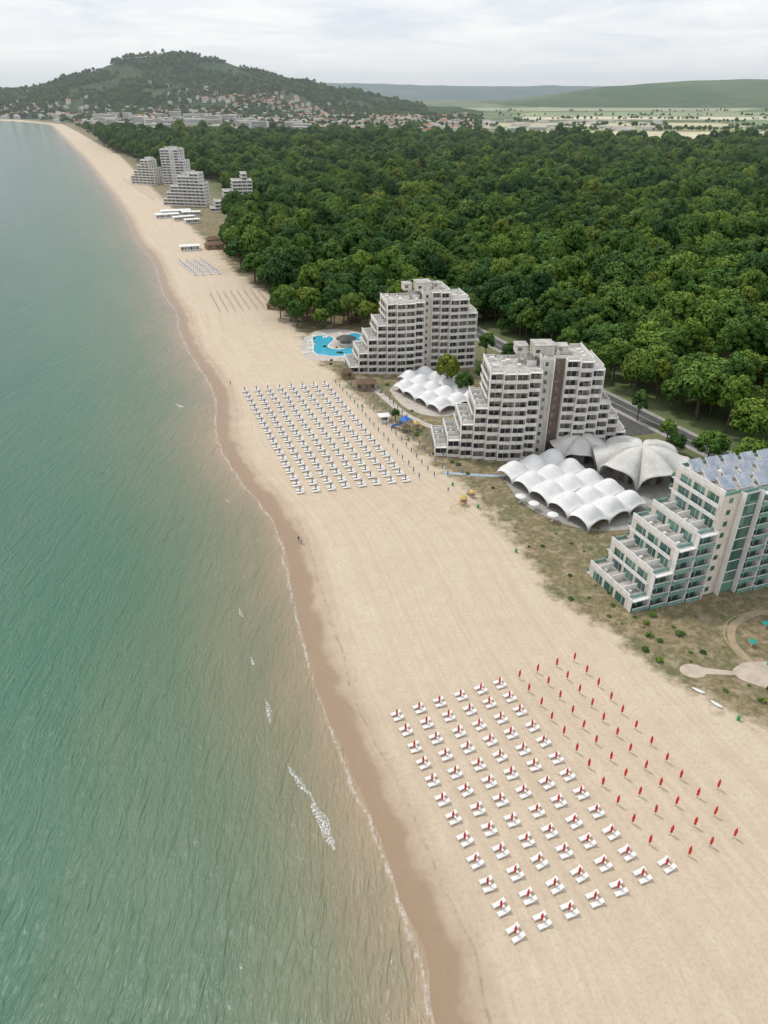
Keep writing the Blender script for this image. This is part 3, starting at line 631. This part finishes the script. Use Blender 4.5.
def put(name,me,x,y,rz,s=1): 
    o=bpy.data.objects.new(name,me); sc.collection.objects.link(o); o.location=(x,y,0); o.rotation_euler=(random.uniform(-.03,.03),random.uniform(-.03,.03),rz); o.scale=(s,s,s)
Ax,Ay=1.4136,-3.607; Bx,By=4.01,1.667; O=(2.4,95.26); rB=math.atan2(By,Bx)
for r in range(12):
    for c_ in range(10):
        x=O[0]+Ax*r+Bx*c_+random.uniform(-.15,.15); y=O[1]+Ay*r+By*c_+random.uniform(-.15,.15)
        lounger=c_<6 or (c_==6 and r==11)
        if lounger: put('sunbed_pair',BED,x,y,rB+random.uniform(-.09,.09),1.0)
        put('beach_umbrella',U_red,x,y,random.uniform(0,1),.88 if not lounger else .78)
put('beach_umbrella',U_red,O[0]+Ax*9+Bx*10,O[1]+Ay*9+By*10,0,.88)
A2=(1.53,-4.16);B2_=(4.3,1.0);O2=(-53,260); r2=math.atan2(1,4.3)
for r in range(20):
    for c_ in range(12):
        x=O2[0]+A2[0]*r+B2_[0]*c_+random.uniform(-.2,.2); y=O2[1]+A2[1]*r+B2_[1]*c_+random.uniform(-.2,.2)
        if c_<8: put('sunbed_pair',BED,x,y,r2+random.uniform(-.08,.08),1.15)
        put('beach_umbrella',U_blu,x,y,random.uniform(0,1),.8)
for r in range(10):
    for c_ in range(4):
        x=-136+2.4*r*.9+c_*4.5; y=497-4.3*r+c_*1.5
        put('sunbed_pair',BED,x,y,.3,1.4); put('beach_umbrella',U_blu,x,y,0,.8)
for r in range(9):
    for c_ in range(8): put('beach_umbrella',U_wht,-97+c_*3.6+r*1.6,408+c_*1.2-r*4.6,0,.9)
for r in range(22):
    for c_ in range(7): put('beach_umbrella',U_wht,-325+r*4.3+c_*6,985-r*9+c_*2,0,1.2)
def open_mesh(fm):
    mb=MB(); mb.tube((0,0,0),(0,0,2.6),.035,.035,6,1); mb.lathe([(1.55,2.05),(1.5,2.12),(.8,2.42),(.05,2.62)],8,mi=0); mb.lathe([(.3,0),(.3,.1),(.05,.13)],10,mi=1); return mb.obj('parasol',[fm,wht],link=False).data
PT=open_mesh(teal); PW=open_mesh(wht)
for x,y in((77,108),(79.5,112),(81,105),(76.5,115),(82,121),(79.5,99)): put('parasol',PT,x,y,random.random(),.55)
for x,y in((38,175),(41,171),(45,165),(66,160)): put('parasol',PW,x,y,0,1.)
for k in range(26):
    x=random.uniform(-36,-6);y=random.uniform(299,338)
    if abs(x+22)>5 or abs(y-318)>9: put('sunbed_pair',BED,x,y,random.random()*3,.9)
mb=MB(); nS=12
vs=[];fs=[]
for i in range(nS+1):
    t=-1+2*i/nS; wd=.42*(1-abs(t)**2.2)+.01; hz_=.12*abs(t)**2
    for (a,zc_) in((-1,.34),(-.7,.08),(0,.0),(.7,.08),(1,.34),(.6,.38),(0,.30),(-.6,.38)): vs.append((t*1.5,a*wd,zc_+hz_))
for i in range(nS):
    for k in range(8): fs.append((i*8+k,i*8+(k+1)%8,(i+1)*8+(k+1)%8,(i+1)*8+k))
mb.add(vs,fs); kay=mb.obj('kayak',[wht],link=False,smooth=True).data
for x,y,r in((62.5,98.2,-.9),(60.4,101.8,-.7)): put('kayak',kay,x,y,r,.85)
mb=MB(); mb.lathe([(.28,0),(.32,.9),(.34,.92),(.1,1.1)],12); binm=mb.obj('litter_bin',[grn],link=False).data
for x,y in((65,94.5),(33,150),(20,185),(26,172),(-8,245)): put('litter_bin',binm,x,y,0)
mb=MB(); mb.tube((0,0,0),(0,0,5.5),.08,.05,8,0); mb.tube((0,0,5.5),(.9,0,5.7),.04,.04,6,0); mb.box(.7,1.3,-.12,.12,5.62,5.74,1); lamp=mb.obj('street_lamp',[steel,wht],link=False).data
for p_ in offs_line(rd,-4.2)[6:60:5]: put('street_lamp',lamp,p_[0],p_[1],2.4)

# ------------------------------------------------------------ people
def person(x,y,z,rz,sh):
    me=bpy.data.meshes.new('person')
    V=[(0,0,.95),(0,0,1.2),(0,0,1.42),(0,.01,1.52),(0,.02,1.62),(0,.02,1.74),(.19,0,1.4),(.27,.04,1.13),(.29,.14,.9),(-.19,0,1.4),(-.27,-.02,1.13),(-.29,.06,.88),(.1,0,.88),(.12,.14,.5),(.12,.1,.08),(.12,.26,.04),(-.1,0,.88),(-.12,-.06,.5),(-.12,-.24,.1),(-.12,-.1,.04)]
    Ed=[(0,1),(1,2),(2,3),(3,4),(4,5),(2,6),(6,7),(7,8),(2,9),(9,10),(10,11),(0,12),(12,13),(13,14),(14,15),(0,16),(16,17),(17,18),(18,19)]
    R_=[.15,.13,.16,.06,.1,.09,.07,.05,.035,.07,.05,.035,.1,.07,.045,.04,.1,.07,.045,.04]
    me.from_pydata(V,Ed,[]); o=bpy.data.objects.new('person',me); sc.collection.objects.link(o)
    s=o.modifiers.new('skin','SKIN'); 
    lay=me.skin_vertices[0] if me.skin_vertices else None
    if lay is None:
        bpy.context.view_layer.objects.active=o; 
        try: bpy.ops.mesh.customdata_skin_add(); lay=me.skin_vertices[0]
        except Exception as e: pass
    if lay:
        for i,r in enumerate(R_): lay.data[i].radius=(r,r*(.75 if i<3 else 1))
        lay.data[0].use_root=True
    o.modifiers.new('sub','SUBSURF').levels=1
    m,nt,b=mat('clothes'); co=objco(nt); sp=nt.nodes.new('ShaderNodeSeparateXYZ'); L(nt,co,sp.inputs[0])
    L(nt,ramp(nt,mathn(nt,'DIVIDE',sp.outputs[2],2.),[(0.,(.1,.07,.05)),(.04,(.45,.27,.19)),(.25,(.05,.06,.1)),(.48,sh),(.74,(.45,.27,.19)),(.84,(.05,.03,.02))],'CONSTANT'),b.inputs['Base Color']); me.materials.append(m)
    o.location=(x,y,z); o.rotation_euler[2]=rz
for x,y,z,rz,sh in((-21.8,155.1,-.15,.4,(.05,.05,.08)),(-21,154.4,-.15,.3,(.6,.58,.55)),(18.4,181,0,2,(.05,.05,.08)),(24,180,0,1,(.6,.58,.55)),(35,187,0,0,(.1,.2,.4)),(8,215,0,1,(.05,.05,.08)),(-12,255,0,1,(.5,.5,.5)),(56,160,0,1,(.1,.1,.1)),(-60,268,-.2,1,(.05,.05,.05))): person(x,y,z,rz,sh)

# ------------------------------------------------------------ distant town
T=MB()
def house(x,y,a,b_,h,rz,kind,z=0):
    c,s=math.cos(rz),math.sin(rz); R=lambda p,q,r:(x+c*p-s*q,y+s*p+c*q,r+z)
    T.add([R(-a,-b_,-3),R(a,-b_,-3),R(a,b_,-3),R(-a,b_,-3),R(-a,-b_,h),R(a,-b_,h),R(a,b_,h),R(-a,b_,h)],[(0,1,5,4),(1,2,6,5),(2,3,7,6),(3,0,4,7)]+([(4,5,6,7)] if kind==2 else []),0)
    if kind<2: T.add([R(-a-.4,-b_-.4,h),R(a+.4,-b_-.4,h),R(a+.4,b_+.4,h),R(-a-.4,b_+.4,h),R(-a,0,h+2.5),R(a,0,h+2.5)],[(0,1,5,4),(2,3,4,5),(1,2,5),(3,0,4)],1 if kind==0 else 2)
    else:
        for f in range(int(h//3)):
            T.add([R(-a+.5,-b_-.1,f*3+1),R(a-.5,-b_-.1,f*3+1),R(a-.5,-b_-.1,f*3+2.4),R(-a+.5,-b_-.1,f*3+2.4)],[(0,1,2,3)],3)
for i in range(1100):
    y=random.uniform(1980,3250); x=random.uniform(-.42*y,.11*y)
    if x<xv(y)+25 or noise.noise(Vector((x/250,y/250,12)))<-.1: continue
    house(x,y,random.uniform(5,10),random.uniform(5,7),random.uniform(7,14),random.uniform(-.6,.6),0 if random.random()<.4 else 1)
for i in range(60):
    y=random.uniform(1800,2800); x=float(xv(y))+random.uniform(60,560); house(x,y,random.uniform(9,26),random.uniform(7,10),random.uniform(14,34),random.uniform(-.5,.5),2)
for i in range(60): 
    y=random.uniform(2150,2750); x=random.uniform(.10*y,.34*y); house(x,y,random.uniform(8,25),8,random.uniform(5,8),random.uniform(-.2,.2),2 if i%2 else 1)
for i in range(560):
    if i<150: x=random.gauss(-540,150); y=random.gauss(3520,80); kd=0
    else: x=random.uniform(-1700,100); y=3080+abs(random.gauss(0,170)); kd=0 if random.random()<.4 else 1
    if 3070<y<4200: house(x,y,random.uniform(5,9),random.uniform(5,7),random.uniform(8,13),random.uniform(-.6,.6),kd,hz_at(H0,x,y))
T.obj('distant_town',[plain('house_wall',(.66,.64,.60),.9,.1,.05),tile,plain('grey_roof',(.42,.38,.35),.9,.1,.05),gl_dark])
print('instances',len(pts))
